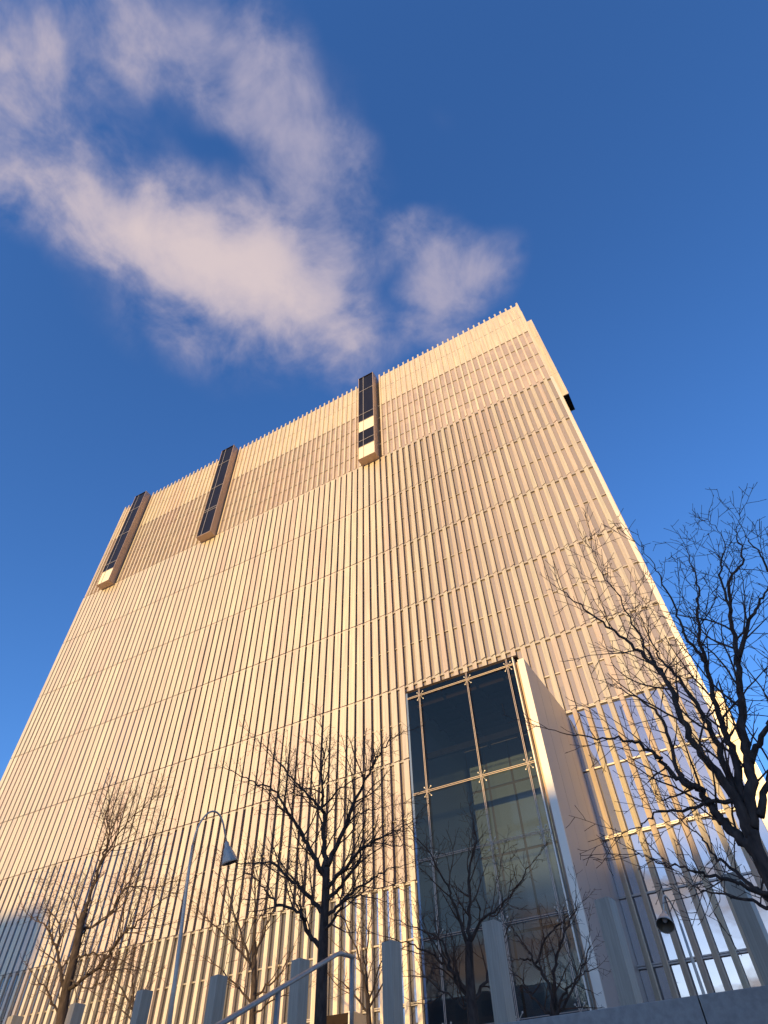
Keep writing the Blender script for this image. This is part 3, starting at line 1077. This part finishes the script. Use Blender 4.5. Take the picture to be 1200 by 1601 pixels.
C = (600, 1300)
tree('dark bare tree standing in front of the glass entrance', 12.4, None,
     [(430, 1000), (420, 903), (410, 780), (400, 620), (400, 520)],
     [([(400, 530), (405, 400), (400, 200), (430, 20), (400, -120)], 0.045, 0.3),
      ([(400, 560), (340, 380), (290, 230), (180, 60), (90, -60)], 0.04, -0.5),
      ([(410, 800), (330, 680), (270, 520), (180, 460), (20, 400)], 0.045, 0.7),
      ([(405, 760), (280, 620), (200, 560), (80, 520), (-40, 480)], 0.034, -0.8),
      ([(415, 810), (480, 690), (510, 560), (500, 380), (560, 100)], 0.036, 0.6),
      ([(420, 850), (300, 760), (180, 680), (60, 690)], 0.026, 0.5),
      ([(402, 520), (470, 400), (560, 340), (660, 200), (740, 90)], 0.034, -0.4)],
     0.115, 33, orgn=C, sc=3.0, dens=0.19)
tree('many-stemmed small bare tree at the right of the glass entrance', 16.5, None,
     [(806, 960), (803, 900), (800, 870)],
     [([(797, 880), (780, 740), (700, 600), (620, 480), (560, 420)], 0.05, -0.6),
      ([(800, 870), (805, 650), (835, 500), (890, 380), (900, 260)], 0.045, 0.4),
      ([(803, 875), (850, 750), (920, 680), (1000, 640)], 0.04, -0.4),
      ([(795, 885), (700, 780), (640, 690), (560, 660)], 0.04, 0.5),
      ([(806, 880), (890, 720), (960, 560), (960, 420)], 0.035, 0.8),
      ([(710, 620), (780, 470), (850, 420), (930, 330)], 0.03, 0.4),
      ([(700, 600), (640, 600), (560, 610)], 0.025, -0.3)],
     0.09, 41, orgn=C, sc=3.0, dens=0.21)
C = (250, 1200)
tree('thin brown bare tree between the lamp pole and the central tree', 17.0, None,
     [(435, 1290), (432, 1200), (440, 1000), (442, 820)],
     [([(442, 830), (445, 640), (440, 480), (420, 360)], 0.045, 0.3),
      ([(440, 960), (380, 780), (320, 580), (290, 480)], 0.045, -0.7),
      ([(438, 1070), (550, 980), (650, 790)], 0.04, 0.6),
      ([(438, 930), (320, 800), (200, 690), (130, 600)], 0.036, 0.8),
      ([(442, 900), (500, 740), (560, 600), (600, 480)], 0.036, -0.5),
      ([(435, 1120), (300, 960), (180, 880)], 0.034, -0.6),
      ([(433, 1160), (560, 1080), (700, 1030)], 0.03, 0.5)],
     0.12, 52, orgn=C, sc=3.0, dens=0.23)
tree('thin brown bare tree just right of the handrail end', 18.5, None,
     [(985, 1290), (980, 1200), (972, 1060)],
     [([(972, 1070), (965, 920), (985, 740), (1000, 600)], 0.04, 0.4),
      ([(975, 1090), (930, 880), (860, 700), (820, 560)], 0.04, -0.6),
      ([(978, 1130), (1060, 980), (1130, 860)], 0.034, 0.5),
      ([(978, 1150), (860, 1010), (790, 960)], 0.034, 0.7),
      ([(975, 1100), (1040, 900), (1080, 720)], 0.03, -0.5)],
     0.10, 63, orgn=C, sc=3.0, dens=0.23)
C = (0, 1380)
tree('faint brown bare tree beside the tall lamp pole', 18.0, None,
     [(1010, 1230), (1010, 1061), (1000, 900)],
     [([(1000, 920), (990, 700), (1010, 480)], 0.04, 0.4),
      ([(1005, 960), (900, 780), (820, 600)], 0.04, -0.6),
      ([(1005, 1000), (1080, 820), (1160, 640)], 0.035, 0.5),
      ([(1008, 1040), (880, 930), (760, 880)], 0.03, 0.5)],
     0.10, 71, orgn=C, sc=4.8, dens=0.25)


# ------------------------------------------------------------------ buildings across the street, behind the camera: they shade the foot of the plaza
def block(name, x0, x1, y, top, mat, label, cols, rows):
    e = empty(name, ((x0 + x1) / 2, y, LOW))
    tag(e, label, 'building')
    w = x1 - x0
    h = top - LOW
    MB().box(-w / 2, w / 2, -18, 0, 0.005, h).build('wall', mat, e)
    MB().box(-w / 2 - 0.2, w / 2 + 0.2, -18.2, 0.2, h + 0.003, h + 0.35).build('roof', M['stone'], e)
    me = MB().box(-w / cols * 0.32, w / cols * 0.32, 0.003, 0.06, 0, h / rows * 0.55).mesh('window', M['bayglass'])
    for i in range(cols):
        for j in range(rows):
            place('window', me, (-w / 2 + w * (i + 0.5) / cols, 0, h * (j + 0.25) / rows), e)


TAN = math.tan(SUN_EL) / math.cos(SUN_AZ)
YB = -120.0
sh = math.tan(SUN_AZ)
block('office_building', -10.6 + 114 * sh, 60, YB, 9.3 + 114 * TAN - 0.35, M['concrete'], 'concrete office building across the street, behind the viewer to the right', 14, 6)
block('brick_building', -110, -37.0 + 120 * sh, YB, 12.6 + 120 * TAN - 0.35, M['brick'], 'brick building across the street, behind the viewer to the left', 14, 7)
